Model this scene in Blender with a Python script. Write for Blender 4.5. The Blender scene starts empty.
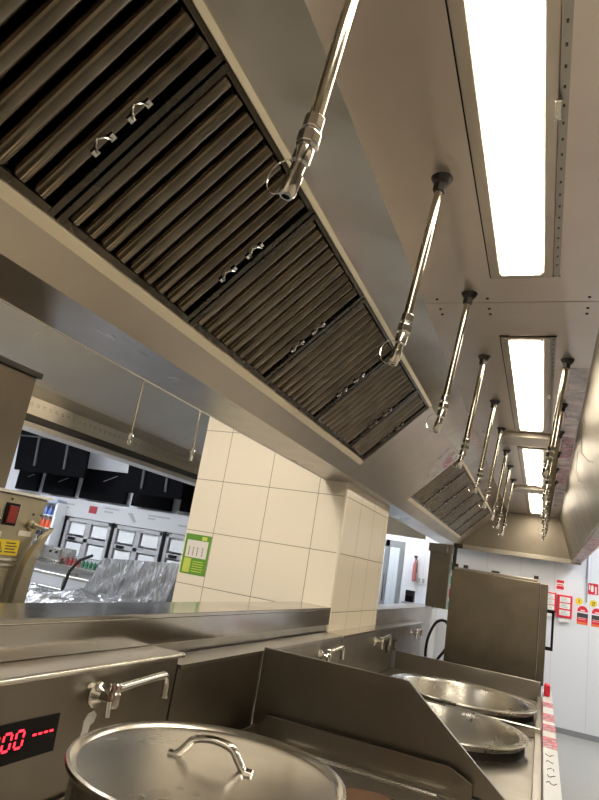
import bpy, math, random
from mathutils import Vector, Matrix
random.seed(7)
C = bpy.context.scene.collection
PI = math.pi
V = Vector

# ------------------------------------------------------------------ helpers
def sm(o, thr=math.radians(35)):
    for p in o.data.polygons: p.use_smooth = True
    try: o.data.set_sharp_from_angle(angle=thr)
    except Exception: pass

class MB:
    """collects shapes and links them as ONE mesh object"""
    def __init__(s): s.v = []; s.f = []
    def add(s, vs, fs):
        n = len(s.v); s.v += [V(p) for p in vs]; s.f += [tuple(i+n for i in f) for f in fs]; return s
    def box(s, x0, x1, y0, y1, z0, z1):
        vs = [(x, y, z) for x in (x0, x1) for y in (y0, y1) for z in (z0, z1)]
        return s.add(vs, [(0,1,3,2),(4,6,7,5),(0,4,5,1),(2,3,7,6),(0,2,6,4),(1,5,7,3)])
    def obox(s, c, u, v, w, a, b, d):
        c, u, v, w = V(c), V(u).normalized(), V(v).normalized(), V(w).normalized()
        vs = [c+u*i*a/2+v*j*b/2+w*k*d/2 for i in (-1,1) for j in (-1,1) for k in (-1,1)]
        return s.add(vs, [(0,1,3,2),(4,6,7,5),(0,4,5,1),(2,3,7,6),(0,2,6,4),(1,5,7,3)])
    def prism(s, poly, ax, a, b):
        """poly: 2D points on the two other axes (in xyz order), extruded along axis ax from a to b"""
        def p3(p, t):
            q = list(p); q.insert('xyz'.index(ax), t); return q
        n = len(poly)
        vs = [p3(p, a) for p in poly]+[p3(p, b) for p in poly]
        fs = [tuple(range(n))[::-1], tuple(range(n, 2*n))]+[(i, (i+1) % n, n+(i+1) % n, n+i) for i in range(n)]
        return s.add(vs, fs)
    def tube(s, pts, r, n=12, caps=True):
        pts = [V(p) for p in pts]; m = len(pts)
        rr = r if isinstance(r, (list, tuple)) else [r]*m
        t0 = (pts[1]-pts[0]).normalized()
        up = V((0, 0, 1)) if abs(t0.z) < .9 else V((1, 0, 0))
        a = t0.cross(up).normalized()
        vs = []
        for i, p in enumerate(pts):
            t = (pts[min(i+1, m-1)]-pts[max(i-1, 0)]).normalized()
            a = (a-t*a.dot(t)).normalized(); b = t.cross(a)
            for k in range(n):
                an = 2*PI*k/n
                vs.append(p+(a*math.cos(an)+b*math.sin(an))*rr[i])
        fs = [(i*n+k, i*n+(k+1) % n, (i+1)*n+(k+1) % n, (i+1)*n+k) for i in range(m-1) for k in range(n)]
        if caps: fs += [tuple(range(n))[::-1], tuple(range((m-1)*n, m*n))]
        return s.add(vs, fs)
    def lathe(s, prof, c, axis=(0, 0, 1), n=48):
        c = V(c); ax = V(axis).normalized()
        up = V((1, 0, 0)) if abs(ax.x) < .9 else V((0, 1, 0))
        a = ax.cross(up).normalized(); b = ax.cross(a)
        vs = []
        for r, h in prof:
            for k in range(n):
                an = 2*PI*k/n
                vs.append(c+ax*h+(a*math.cos(an)+b*math.sin(an))*max(r, 1e-5))
        m = len(prof)
        fs = [(i*n+k, i*n+(k+1) % n, (i+1)*n+(k+1) % n, (i+1)*n+k) for i in range(m-1) for k in range(n)]
        return s.add(vs, fs)
    def build(s, name, mat, parent=None, smooth=False, bevel=0, kind=None, label=None, base=False):
        xs = [p.x for p in s.v]; ys = [p.y for p in s.v]; zs = [p.z for p in s.v]
        o = V(((min(xs)+max(xs))/2, (min(ys)+max(ys))/2, min(zs)))
        me = bpy.data.meshes.new(name)
        me.from_pydata([p-o for p in s.v], [], s.f); me.update()
        me.materials.append(mat)
        ob = bpy.data.objects.new(name, me); C.objects.link(ob)
        off = V((0, 0, 0)); q = parent
        while q: off += q.location; q = q.parent
        ob.location = o-off
        if parent: ob.parent = parent
        import bmesh
        bm = bmesh.new(); bm.from_mesh(me); bmesh.ops.recalc_face_normals(bm, faces=bm.faces); bm.to_mesh(me); bm.free()
        if smooth: sm(ob)
        if bevel:
            m = ob.modifiers.new('bevel', 'BEVEL'); m.width = bevel; m.segments = 2; m.limit_method = 'ANGLE'
        if kind: ob['kind'] = kind
        if label: ob['label'] = label
        return ob

def cr(p, k=5):
    p = [V(q) for q in p]; P = [p[0]*2-p[1]]+p+[p[-1]*2-p[-2]]; out = []
    for i in range(1, len(P)-2):
        a, b_, c, d = P[i-1:i+3]
        for j in range(k):
            t = j/k; out.append(.5*((2*b_)+(c-a)*t+(2*a-5*b_+4*c-d)*t*t+(3*b_-a-3*c+d)*t**3))
    return out+[p[-1]]
def tag(o, label, cat, group=None, kind=None):
    o['label'] = label; o['category'] = cat
    if group: o['group'] = group
    if kind: o['kind'] = kind
    return o
def thing(name, label, cat, loc, group=None):
    o = bpy.data.objects.new(name, None); C.objects.link(o); o.location = loc
    o.empty_display_size = .05
    return tag(o, label, cat, group)
def copy_tree(o, parent=None):
    c = o.copy(); C.objects.link(c)
    if parent: c.parent = parent
    for ch in list(o.children): copy_tree(ch, c)
    return c
def dup(o, loc, label, group=None):
    c = copy_tree(o); c.location = loc; c['label'] = label
    if group: c['group'] = group
    return c
def struct(name, mb, mat, **k):
    return mb.build(name, mat, kind='structure', **k)

# ------------------------------------------------------------------ materials
def mat(name, col, rough=.5, metal=0., spec=.5, emit=None, es=0, alpha=None, trans=0, bump=0, bscale=40, coat=0):
    m = bpy.data.materials.new(name); m.use_nodes = True
    nt = m.node_tree; b = nt.nodes['Principled BSDF']
    b.inputs['Base Color'].default_value = (*col, 1)
    b.inputs['Roughness'].default_value = rough; b.inputs['Metallic'].default_value = metal
    b.inputs['Specular IOR Level'].default_value = spec
    if coat: b.inputs['Coat Weight'].default_value = coat
    if trans: b.inputs['Transmission Weight'].default_value = trans
    if emit:
        b.inputs['Emission Color'].default_value = (*emit, 1); b.inputs['Emission Strength'].default_value = es
    tc = nt.nodes.new('ShaderNodeTexCoord')
    n = nt.nodes.new('ShaderNodeTexNoise'); n.inputs['Scale'].default_value = bscale
    nt.links.new(tc.outputs['Object'], n.inputs['Vector'])
    mr = nt.nodes.new('ShaderNodeMapRange'); mr.inputs['To Min'].default_value = max(0, rough-.06); mr.inputs['To Max'].default_value = min(1, rough+.06)
    nt.links.new(n.outputs['Fac'], mr.inputs['Value']); nt.links.new(mr.outputs['Result'], b.inputs['Roughness'])
    if bump:
        bp = nt.nodes.new('ShaderNodeBump'); bp.inputs['Strength'].default_value = bump; bp.inputs['Distance'].default_value = .005
        nt.links.new(n.outputs['Fac'], bp.inputs['Height']); nt.links.new(bp.outputs['Normal'], b.inputs['Normal'])
    return m

def steel(name, col, rough=.3, grain=(3, 160, 160), smear=.12, col2=None, wav=.0, metal=1.0, smscale=3., det=2.5):
    """brushed steel: fine stretched grain in roughness and normal, broad cloudy wipe marks"""
    m = bpy.data.materials.new(name); m.use_nodes = True
    nt = m.node_tree; L = nt.links.new; b = nt.nodes['Principled BSDF']
    b.inputs['Metallic'].default_value = metal
    tc = nt.nodes.new('ShaderNodeTexCoord')
    mp = nt.nodes.new('ShaderNodeMapping'); mp.inputs['Scale'].default_value = grain
    L(tc.outputs['Object'], mp.inputs['Vector'])
    g = nt.nodes.new('ShaderNodeTexNoise'); g.inputs['Scale'].default_value = 1.5; g.inputs['Detail'].default_value = 4
    L(mp.outputs['Vector'], g.inputs['Vector'])
    s = nt.nodes.new('ShaderNodeTexNoise'); s.inputs['Scale'].default_value = smscale; s.inputs['Detail'].default_value = det
    s.inputs['Roughness'].default_value = .6; s.inputs['Distortion'].default_value = .8
    L(tc.outputs['Object'], s.inputs['Vector'])
    a1 = nt.nodes.new('ShaderNodeMath'); a1.operation = 'MULTIPLY_ADD'; a1.inputs[1].default_value = .05; a1.inputs[2].default_value = rough-.025-smear
    L(g.outputs['Fac'], a1.inputs[0])
    a2 = nt.nodes.new('ShaderNodeMath'); a2.operation = 'MULTIPLY_ADD'; a2.inputs[1].default_value = smear*2
    L(s.outputs['Fac'], a2.inputs[0]); L(a1.outputs[0], a2.inputs[2]); 
    a3 = nt.nodes.new('ShaderNodeMath'); a3.operation = 'MAXIMUM'; a3.inputs[1].default_value = .06
    L(a2.outputs[0], a3.inputs[0]); L(a3.outputs[0], b.inputs['Roughness'])
    cr = nt.nodes.new('ShaderNodeMix'); cr.data_type = 'RGBA'
    c2 = col2 or tuple(c*.82 for c in col)
    cr.inputs[6].default_value = (*col, 1); cr.inputs[7].default_value = (*c2, 1)
    L(s.outputs['Fac'], cr.inputs[0]); L(cr.outputs[2], b.inputs['Base Color'])
    bp = nt.nodes.new('ShaderNodeBump'); bp.inputs['Strength'].default_value = .05; bp.inputs['Distance'].default_value = .0003
    L(g.outputs['Fac'], bp.inputs['Height'])
    if wav:
        w = nt.nodes.new('ShaderNodeTexNoise'); w.inputs['Scale'].default_value = 1.7
        L(tc.outputs['Object'], w.inputs['Vector'])
        b2 = nt.nodes.new('ShaderNodeBump'); b2.inputs['Strength'].default_value = 1; b2.inputs['Distance'].default_value = wav
        L(w.outputs['Fac'], b2.inputs['Height']); L(b2.outputs['Normal'], bp.inputs['Normal'])
    L(bp.outputs['Normal'], b.inputs['Normal'])
    return m

M = {}
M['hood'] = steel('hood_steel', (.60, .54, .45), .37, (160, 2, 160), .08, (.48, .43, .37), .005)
M['ceil'] = steel('hood_ceiling_steel', (.76, .68, .61), .34, (160, 2, 160), .10, (.66, .58, .52), .004, metal=.8)  # same hood steel made lighter, reflected light put into the ceiling's colour
M['upper'] = steel('hood_upper_steel', (.42, .385, .33), .22, (160, 2, 160), .08, (.30, .275, .24), .010)  # same hood steel made darker, the panel's dim reflections put into its colour
M['rail'] = steel('filter_rail_steel_lit', (.90, .80, .60), .4, (160, 2, 160), .1, metal=.3)  # coloured paler than the steel around it, for lamp light falling on the rails
M['hooddark'] = steel('hood_underside_steel', (.40, .37, .345), .3, (160, 2, 160), .08, (.32, .29, .27), .010)  # same hood steel made darker, dimness of the underside put into its colour
M['hoodside'] = steel('hood_front_steel', (.33, .285, .225), .42, (160, 2, 160), .1, (.25, .215, .17), .003)  # same hood steel darkened in colour to hold down the lamp's reflection
M['rearhood'] = steel('rear_hood_steel', (.60, .57, .52), .36, (160, 2, 160), .1, (.52, .49, .45), .004)
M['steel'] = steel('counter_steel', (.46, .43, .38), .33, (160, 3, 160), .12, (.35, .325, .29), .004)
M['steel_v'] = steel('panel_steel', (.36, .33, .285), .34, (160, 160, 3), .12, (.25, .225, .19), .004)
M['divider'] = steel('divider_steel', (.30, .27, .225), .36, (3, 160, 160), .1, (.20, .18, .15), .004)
M['bright'] = steel('edge_steel', (.78, .75, .68), .2, (100, 2, 100), .05)
M['lid'] = steel('lid_steel', (.72, .69, .63), .24, (20, 20, 60), .12, (.60, .57, .52), 0, smscale=5)
M['pot'] = steel('pot_steel', (.55, .52, .48), .28, (40, 40, 3), .1)
M['kettle'] = steel('kettle_steel', (.62, .60, .55), .27, (30, 30, 60), .08)
M['chrome'] = steel('chrome', (.82, .8, .76), .12, (30, 30, 30), .03)
M['rod'] = steel('rod_steel', (.62, .57, .46), .16, (60, 60, 4), .04)
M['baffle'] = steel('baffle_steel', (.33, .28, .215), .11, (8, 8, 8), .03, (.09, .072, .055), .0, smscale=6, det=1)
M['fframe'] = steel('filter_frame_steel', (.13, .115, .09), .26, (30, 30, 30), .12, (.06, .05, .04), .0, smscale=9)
M['baffleback'] = mat('back_dark_metal', (.02, .017, .014), .6, .5)  # near-black plate that shows in the gaps between baffles
M['oven'] = steel('oven_steel', (.31, .27, .21), .36, (160, 160, 3), .1, (.17, .145, .11), .006)
M['darkmetal'] = steel('dark_metal', (.09, .085, .08), .4, (40, 40, 40), .1)
M['beige'] = steel('machine_steel', (.44, .40, .30), .42, (160, 3, 160), .1, (.36, .32, .23), 0, metal=.85)
M['black'] = mat('black_plastic', (.006, .006, .007), .4, spec=.2)
M['blackscreen'] = mat('black_screen_glass', (.002, .002, .003), .6, spec=.06)
M['dimbar'] = mat('dim_grey_metal', (.06, .06, .065), .5)
M['rubber'] = mat('black_rubber', (.015, .015, .015), .6)
M['white'] = mat('white_paint', (.82, .83, .86), .5)
M['whiteplastic'] = mat('white_plastic', (.85, .85, .84), .4)
M['film_white'] = mat('white_sheet', (.78, .8, .82), .35)
M['cream'] = mat('cream_paint', (.80, .72, .56), .5)
M['red'] = mat('red_paint', (.72, .02, .045), .4)
M['darkred'] = mat('dark_red_plastic', (.25, .02, .015), .35)
M['yellow'] = mat('yellow_label', (.85, .66, .03), .5)
M['orange'] = mat('orange_label', (.85, .2, .05), .5)
M['green'] = mat('green_print', (.13, .33, .04), .5)
M['limegreen'] = mat('lime_print', (.62, .68, .12), .5)
M['teal'] = mat('teal_print', (.03, .5, .36), .5)
M['blue'] = mat('blue_tape', (.02, .2, .55), .5)
M['paper'] = mat('paper', (.80, .76, .70), .7)
M['ink'] = mat('ink', (.05, .05, .05), .7)
M['greyprint'] = mat('grey_print', (.35, .35, .36), .6)
M['bluegrey'] = mat('blue_grey_frame', (.38, .43, .50), .4)
M['led'] = mat('red_led', (.3, 0, 0), .5, emit=(1, .015, .03), es=4.5)
M['grease'] = mat('brown_oil', (.16, .09, .055), .12, spec=.6)
M['pinkfilm'] = None
# lamps; the ceiling panels are unseen, added to light the rooms
M['lens'] = mat('lamp_lens', (.9, .9, .85), .4, emit=(1, .90, .73), es=15)
M['fill_cool'] = mat('unseen_panel_light', (.9, .9, .9), .4, emit=(.88, .93, 1), es=15)
M['fill_gap'] = mat('unseen_panel_light_gap', (.9, .9, .9), .4, emit=(1, .92, .80), es=16)
M['fill_warm'] = mat('unseen_panel_light_warm', (.9, .9, .9), .4, emit=(1, .9, .74), es=6)
# glass
g = bpy.data.materials.new('glass'); g.use_nodes = True
b = g.node_tree.nodes['Principled BSDF']; b.inputs['Transmission Weight'].default_value = 1; b.inputs['Roughness'].default_value = .02
b.inputs['IOR'].default_value = 1.1; b.inputs['Base Color'].default_value = (.86, .92, .95, 1); M['glass'] = g

def alpha_mat(name, col, rough, amin, amax, scale, bump=.0, metal=0):
    m = bpy.data.materials.new(name); m.use_nodes = True; nt = m.node_tree; L = nt.links.new
    b = nt.nodes['Principled BSDF']; b.inputs['Base Color'].default_value = (*col, 1); b.inputs['Roughness'].default_value = rough
    tc = nt.nodes.new('ShaderNodeTexCoord'); n = nt.nodes.new('ShaderNodeTexNoise'); n.inputs['Scale'].default_value = scale; n.inputs['Detail'].default_value = 4
    L(tc.outputs['Object'], n.inputs['Vector'])
    r = nt.nodes.new('ShaderNodeMapRange'); r.inputs['From Min'].default_value = .35; r.inputs['From Max'].default_value = .65
    r.inputs['To Min'].default_value = amin; r.inputs['To Max'].default_value = amax
    L(n.outputs['Fac'], r.inputs['Value']); L(r.outputs['Result'], b.inputs['Alpha'])
    if bump:
        bp = nt.nodes.new('ShaderNodeBump'); bp.inputs['Strength'].default_value = 1; bp.inputs['Distance'].default_value = bump
        L(n.outputs['Fac'], bp.inputs['Height']); L(bp.outputs['Normal'], b.inputs['Normal'])
    return m
M['pinkfilm'] = alpha_mat('pink_printed_film', (.85, .45, .55), .25, .0, .75, 14)
M['clearfilm'] = alpha_mat('protective_film', (.80, .78, .84), .18, .12, .5, 7)

# crinkled clear plastic wrap
m = bpy.data.materials.new('plastic_wrap'); m.use_nodes = True; nt = m.node_tree; L = nt.links.new
b = nt.nodes['Principled BSDF']; b.inputs['Base Color'].default_value = (.36, .37, .39, 1); b.inputs['Roughness'].default_value = .13; b.inputs['Metallic'].default_value = .5
tc = nt.nodes.new('ShaderNodeTexCoord'); mp = nt.nodes.new('ShaderNodeMapping'); mp.inputs['Scale'].default_value = (9, 3, 1.6); L(tc.outputs['Object'], mp.inputs['Vector'])
n = nt.nodes.new('ShaderNodeTexNoise'); n.inputs['Scale'].default_value = 2.2; n.inputs['Detail'].default_value = 6; n.inputs['Distortion'].default_value = 1.2; L(mp.outputs['Vector'], n.inputs['Vector'])
bp = nt.nodes.new('ShaderNodeBump'); bp.inputs['Strength'].default_value = 1; bp.inputs['Distance'].default_value = .06; L(n.outputs['Fac'], bp.inputs['Height']); L(bp.outputs['Normal'], b.inputs['Normal'])
M['wrap'] = m

# tiles: grid of 0.355 m squares, thin brown grout; axes chosen per wall
def tile_mat(name, ax, off, size=.355):
    m = bpy.data.materials.new(name); m.use_nodes = True; nt = m.node_tree; L = nt.links.new
    b = nt.nodes['Principled BSDF']; b.inputs['Roughness'].default_value = .22
    ge = nt.nodes.new('ShaderNodeNewGeometry'); sp = nt.nodes.new('ShaderNodeSeparateXYZ'); L(ge.outputs['Position'], sp.inputs[0])
    outs = []
    for a, o in zip(ax, off):
        ad = nt.nodes.new('ShaderNodeMath'); ad.operation = 'SUBTRACT'; ad.inputs[1].default_value = o-size*20; L(sp.outputs[a], ad.inputs[0])
        dv = nt.nodes.new('ShaderNodeMath'); dv.operation = 'MODULO'; dv.inputs[1].default_value = size; L(ad.outputs[0], dv.inputs[0])
        s1 = nt.nodes.new('ShaderNodeMath'); s1.operation = 'SUBTRACT'; s1.inputs[1].default_value = size/2; L(dv.outputs[0], s1.inputs[0])
        ab = nt.nodes.new('ShaderNodeMath'); ab.operation = 'ABSOLUTE'; L(s1.outputs[0], ab.inputs[0])
        gt = nt.nodes.new('ShaderNodeMath'); gt.operation = 'GREATER_THAN'; gt.inputs[1].default_value = size/2-.0022; L(ab.outputs[0], gt.inputs[0])
        outs.append(gt)
    mx = nt.nodes.new('ShaderNodeMath'); mx.operation = 'MAXIMUM'; L(outs[0].outputs[0], mx.inputs[0]); L(outs[1].outputs[0], mx.inputs[1])
    cm = nt.nodes.new('ShaderNodeMix'); cm.data_type = 'RGBA'; cm.inputs[6].default_value = (.88, .80, .66, 1); cm.inputs[7].default_value = (.36, .30, .22, 1)
    L(mx.outputs[0], cm.inputs[0]); L(cm.outputs[2], b.inputs['Base Color'])
    bp = nt.nodes.new('ShaderNodeBump'); bp.invert = True; bp.inputs['Distance'].default_value = .002; L(mx.outputs[0], bp.inputs['Height']); L(bp.outputs['Normal'], b.inputs['Normal'])
    return m
M['tile_x'] = tile_mat('cream_tile_front', ('X', 'Z'), (-1.375, 1.22))
M['tile_y'] = tile_mat('cream_tile_side', ('Y', 'Z'), (3.68, 1.22))
M['tile_wall'] = tile_mat('cream_tile_wall', ('Y', 'Z'), (0, .15))

# whitewashed wall cladding with faint vertical joints
def panel_wall():
    m = bpy.data.materials.new('white_wall_cladding'); m.use_nodes = True; nt = m.node_tree; L = nt.links.new
    b = nt.nodes['Principled BSDF']; b.inputs['Roughness'].default_value = .35
    ge = nt.nodes.new('ShaderNodeNewGeometry'); sp = nt.nodes.new('ShaderNodeSeparateXYZ'); L(ge.outputs['Position'], sp.inputs[0])
    ad = nt.nodes.new('ShaderNodeMath'); ad.operation = 'ADD'; ad.inputs[1].default_value = 20.03; L(sp.outputs['X'], ad.inputs[0])
    md = nt.nodes.new('ShaderNodeMath'); md.operation = 'MODULO'; md.inputs[1].default_value = .42; L(ad.outputs[0], md.inputs[0])
    lt = nt.nodes.new('ShaderNodeMath'); lt.operation = 'LESS_THAN'; lt.inputs[1].default_value = .006; L(md.outputs[0], lt.inputs[0])
    cm = nt.nodes.new('ShaderNodeMix'); cm.data_type = 'RGBA'; cm.inputs[6].default_value = (.78, .80, .86, 1); cm.inputs[7].default_value = (.62, .64, .70, 1)
    L(lt.outputs[0], cm.inputs[0]); L(cm.outputs[2], b.inputs['Base Color']); return m
M['wallpanel'] = panel_wall()

def floor_mat():
    m = bpy.data.materials.new('grey_vinyl_floor'); m.use_nodes = True; nt = m.node_tree; L = nt.links.new
    b = nt.nodes['Principled BSDF']; b.inputs['Roughness'].default_value = .3
    tc = nt.nodes.new('ShaderNodeTexCoord'); n = nt.nodes.new('ShaderNodeTexNoise'); n.inputs['Scale'].default_value = 60; n.inputs['Detail'].default_value = 5
    L(tc.outputs['Object'], n.inputs['Vector'])
    r = nt.nodes.new('ShaderNodeValToRGB'); r.color_ramp.elements[0].color = (.28, .28, .27, 1); r.color_ramp.elements[1].color = (.46, .46, .44, 1)
    L(n.outputs['Fac'], r.inputs[0]); L(r.outputs[0], b.inputs['Base Color']); return m
M['floor'] = floor_mat()

# ------------------------------------------------------------------ camera
CAM = V((0, 0, 1.5)); yaw, pit, rol = [math.radians(a) for a in (-23.72, 14.67, 9.54)]
f = V((math.sin(yaw)*math.cos(pit), math.cos(yaw)*math.cos(pit), math.sin(pit)))
rt = V((math.cos(yaw), -math.sin(yaw), 0)); up = rt.cross(f)
r2 = rt*math.cos(rol)+up*math.sin(rol); u2 = -rt*math.sin(rol)+up*math.cos(rol)
cd = bpy.data.cameras.new('camera'); co = bpy.data.objects.new('camera', cd); C.objects.link(co)
co.matrix_world = Matrix(((r2.x, u2.x, -f.x, CAM.x), (r2.y, u2.y, -f.y, CAM.y), (r2.z, u2.z, -f.z, CAM.z), (0, 0, 0, 1)))
cd.sensor_fit = 'VERTICAL'; cd.sensor_height = 36; cd.lens = 36*600/800; cd.clip_start = .02
bpy.context.scene.camera = co

# ------------------------------------------------------------------ setting
struct('floor', MB().box(-9.2, 2.6, -3.2, 9.4, -.1, 0), M['floor'])
struct('ceiling', MB().box(-9.2, 2.6, -3.2, 9.4, 3.0, 3.1), M['white'])
struct('wall_back', MB().box(-3.0, 2.6, 8.75, 8.9, 0, 3.0), M['wallpanel'])
struct('wall_right', MB().box(2.45, 2.6, -3.2, 8.75, 0, 3.0), M['tile_wall'])
struct('wall_rear', MB().box(-9.2, 2.6, -3.2, -3.05, 0, 3.0), M['tile_wall'])
struct('wall_left', MB().box(-9.2, -9.05, -3.05, 7.15, 0, 3.0), M['white'])
struct('wall_front_of_house', MB().box(-9.2, -3.0, 7.15, 7.3, 0, 3.0), M['white'])
# tiled pillar with a rounded corner: front faces in one material, side in the other
pil = MB().box(-2.30, -1.195, 3.68, 4.84, 0, 3.0)
po = struct('wall_pillar', pil, M['tile_x'])
po.data.materials.append(M['tile_y'])
for p in po.data.polygons:
    if abs(p.normal.x) > .5: p.material_index = 1
struct('trim_1', MB().box(-1.2, -1.18, 3.688, 4.84, 1.05, 3.0), M['tile_y'])
struct('trim_3', MB().tube([(-1.191, 3.691, 1.113), (-1.191, 3.691, 3.0)], .0125, 16), mat('tile_corner', (.88, .80, .66), .3), smooth=True)
struct('baseboard_back', MB().box(.0, 2.45, 8.73, 8.75, 0, .06), mat('grey_cove', (.25, .26, .28), .5))
# pass walls under the ledges
struct('wall_pass', MB().box(-1.36, -1.195, -1.5, 3.68, 0, 1.235), M['steel'])
struct('wall_pass_far', MB().box(-1.36, -1.195, 4.84, 7.5, 0, 1.205), M['steel'])
# cream soffit beyond the second opening
struct('trim_2', MB().box(-3.0, -1.36, 7.5, 7.62, 1.98, 3.0), M['cream'])

# ------------------------------------------------------------------ main extractor hood
ZL, ZC = 2.02, 2.56
hood = thing('extractor_hood', 'long stainless steel extractor hood running above the whole cooking line', 'extractor hood', (-.5, 3.6, ZL))
Y0, Y1 = -1.2, 8.62
def sheet(poly, y0, y1, t=.004):
    """folded sheet following (x,z) points, thin solid"""
    mb = MB()
    for (a, b) in zip(poly[:-1], poly[1:]):
        d = V((b[0]-a[0], b[1]-a[1])); nrm = V((-d.y, d.x)).normalized()*t
        mb.prism([a, b, (b[0]+nrm.x, b[1]+nrm.y), (a[0]+nrm.x, a[1]+nrm.y)], 'y', y0, y1)
    return mb
A = (-1.10, ZL); B = (-1.335, ZL); Fb = (-1.018, 2.107); Ft = (-.655, 2.475); S = (-.495, ZC)
# ceiling sheets in three lengths with open joints
for (a, b_) in ((Y0, 2.195), (2.2, 4.33), (4.335, 6.4), (6.405, Y1)):
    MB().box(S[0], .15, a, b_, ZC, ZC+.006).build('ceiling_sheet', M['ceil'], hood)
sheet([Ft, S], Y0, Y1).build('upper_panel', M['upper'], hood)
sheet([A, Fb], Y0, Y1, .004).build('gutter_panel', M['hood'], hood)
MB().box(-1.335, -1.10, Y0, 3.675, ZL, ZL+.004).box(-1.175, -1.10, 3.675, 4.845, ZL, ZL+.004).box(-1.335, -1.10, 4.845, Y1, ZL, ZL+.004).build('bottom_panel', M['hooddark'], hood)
MB().tube([(-1.335, Y0, ZL), (-1.335, 3.67, ZL)], .004, 8).build('bottom_edge', M['bright'], hood)
MB().box(-1.345, -1.335, Y0, 3.675, ZL, 2.99).box(-1.345, -1.335, 4.845, Y1, ZL, 2.99).build('back_skirt', M['hood'], hood)
# blank between the two filter banks and blank at the ends (45 degree plane)
def slope_box(mb, y0, y1, n0, n1, s0=0., s1=.515):
    """box on the 45 degree filter plane; n = distance from it towards the kitchen"""
    k = math.sqrt(.5)
    P = lambda s, n: (Fb[0]+s*k+n*k, Fb[1]+s*k-n*k)
    return mb.prism([P(s0, n0), P(s1, n0), P(s1, n1), P(s0, n1)], 'y', y0, y1)
slope_box(MB(), 3.345, 4.74, -.006, .012).build('blank_panel', M['hood'], hood)
slope_box(MB(), 8.07, Y1, -.006, 0).build('blank_panel', M['hood'], hood)
# filter rails: lower catch rail and upper angle
rail = MB(); slope_box(rail, Y0, 3.345, -.01, .016, -.018, .010); slope_box(rail, 4.74, 8.09, -.01, .016, -.018, .010)
rail.build('lower_filter_rail', M['rail'], hood)
rail = MB(); slope_box(rail, Y0, 3.345, -.01, .012, .505, .522); slope_box(rail, 4.74, 8.09, -.01, .012, .505, .522)
rail.build('upper_filter_rail', M['rail'], hood)
# right side
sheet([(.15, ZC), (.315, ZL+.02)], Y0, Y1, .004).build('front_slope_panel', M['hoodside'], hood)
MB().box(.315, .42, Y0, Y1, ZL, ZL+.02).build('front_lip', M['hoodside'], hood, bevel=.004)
MB().box(.42, .43, Y0, Y1, ZL, 2.99).build('front_skirt', M['hood'], hood)
MB().box(-1.345, .43, Y1, Y1+.01, ZL-.02, 2.99).build('end_panel', M['hoodside'], hood)
MB().box(-1.33, .42, Y1-.035, Y1, ZL-.025, ZL+.03).build('end_lip', M['hood'], hood, bevel=.003)
for yb in (4.2, 6.33):
    MB().box(-.33, .06, yb, yb+.26, ZC-.035, ZC-.001).build('cross_channel', M['hood'], hood, bevel=.003)
MB().lathe([(0, 0), (.018, 0), (.018, .004), (0, .004)], (.37, 8.1, ZL-.0045), n=20).build('lip_hole', M['black'], hood)
sc = MB()
for y in (2.3, 2.25, 2.16, 4.45, 4.25, 6.3, 6.5):
    for x in (-.44, -.25, .1): sc.lathe([(.006, 0), (.004, -.004), (0, -.005)], (x, y, ZC), n=10)
sc.build('rivets', M['darkmetal'], hood)

# ------------------------------------------------------------------ baffle filters (each lifts out)
def make_filter(width, label, y0, nr):
    k = math.sqrt(.5)
    t = thing('baffle_filter', label, 'grease filter', (Fb[0], y0, Fb[1]), 'grease baffle filters')
    P = lambda u, s, n: (Fb[0]+s*k+n*k, y0+u, Fb[1]+s*k-n*k)
    H = .505
    def bx(mb, u0, u1, s0, s1, n0, n1):
        vs = [P(u, s, n) for u in (u0, u1) for s in (s0, s1) for n in (n0, n1)]
        mb.add(vs, [(0,1,3,2),(4,6,7,5),(0,4,5,1),(2,3,7,6),(0,2,6,4),(1,5,7,3)])
    fr = MB(); w = .020
    bx(fr, .002, w, .012, H, -.03, .004); bx(fr, width-w, width-.002, .012, H, -.03, .004)
    bx(fr, w, width-w, .012, .030, -.03, .004); bx(fr, w, width-w, H-.014, H, -.03, .004)
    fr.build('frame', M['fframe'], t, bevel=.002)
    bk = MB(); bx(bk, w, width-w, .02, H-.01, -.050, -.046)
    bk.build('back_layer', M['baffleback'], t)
    bf = MB(); pitch = (width-2*w)/nr; N = 8
    for i in range(nr):
        uc = w+pitch*(i+.5)
        vs = []
        for s in (.032, H-.018):
            for j in range(N+1):
                an = PI*j/N
                vs.append(P(uc+pitch*.42*math.cos(an), s, -.034+.034*math.sin(an)))
        fs = [(j, j+1, N+1+j+1, N+1+j) for j in range(N)]+[tuple(range(N+1)), tuple(range(N+1, 2*N+2))]
        bf.add(vs, fs)
        if i < nr-1:   # rear half-round channels that show through the gaps
            uc += pitch/2
            vs = []
            for s in (.032, H-.018):
                for j in range(N+1):
                    an = PI*j/N
                    vs.append(P(uc+pitch*.3*math.cos(an), s, -.040-.006*math.sin(an)))
            bf.add(vs, [(j, j+1, N+1+j+1, N+1+j) for j in range(N)])
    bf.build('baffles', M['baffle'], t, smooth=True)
    for s in (.20, .30):     # folding wire bail handles near the far edge
        h = MB()
        u = width-.035
        h.tube([P(u-.012, s-.022, .004), P(u-.012, s-.02, .014), P(u-.03, s-.012, .018), P(u-.04, s, .018), P(u-.03, s+.012, .018), P(u-.012, s+.02, .014), P(u-.012, s+.022, .004)], .0022, 8)
        bx(h, u-.018, u-.004, s-.03, s-.016, .003, .007); bx(h, u-.018, u-.004, s+.016, s+.03, .003, .007)
        h.build('bail_handle', M['chrome'], t, smooth=True)
    return t
W5 = .55
ys = [.84-W5*3, .84-W5*2, .84-W5, .84, .84+W5, .84+2*W5, .84+3*W5]
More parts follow.
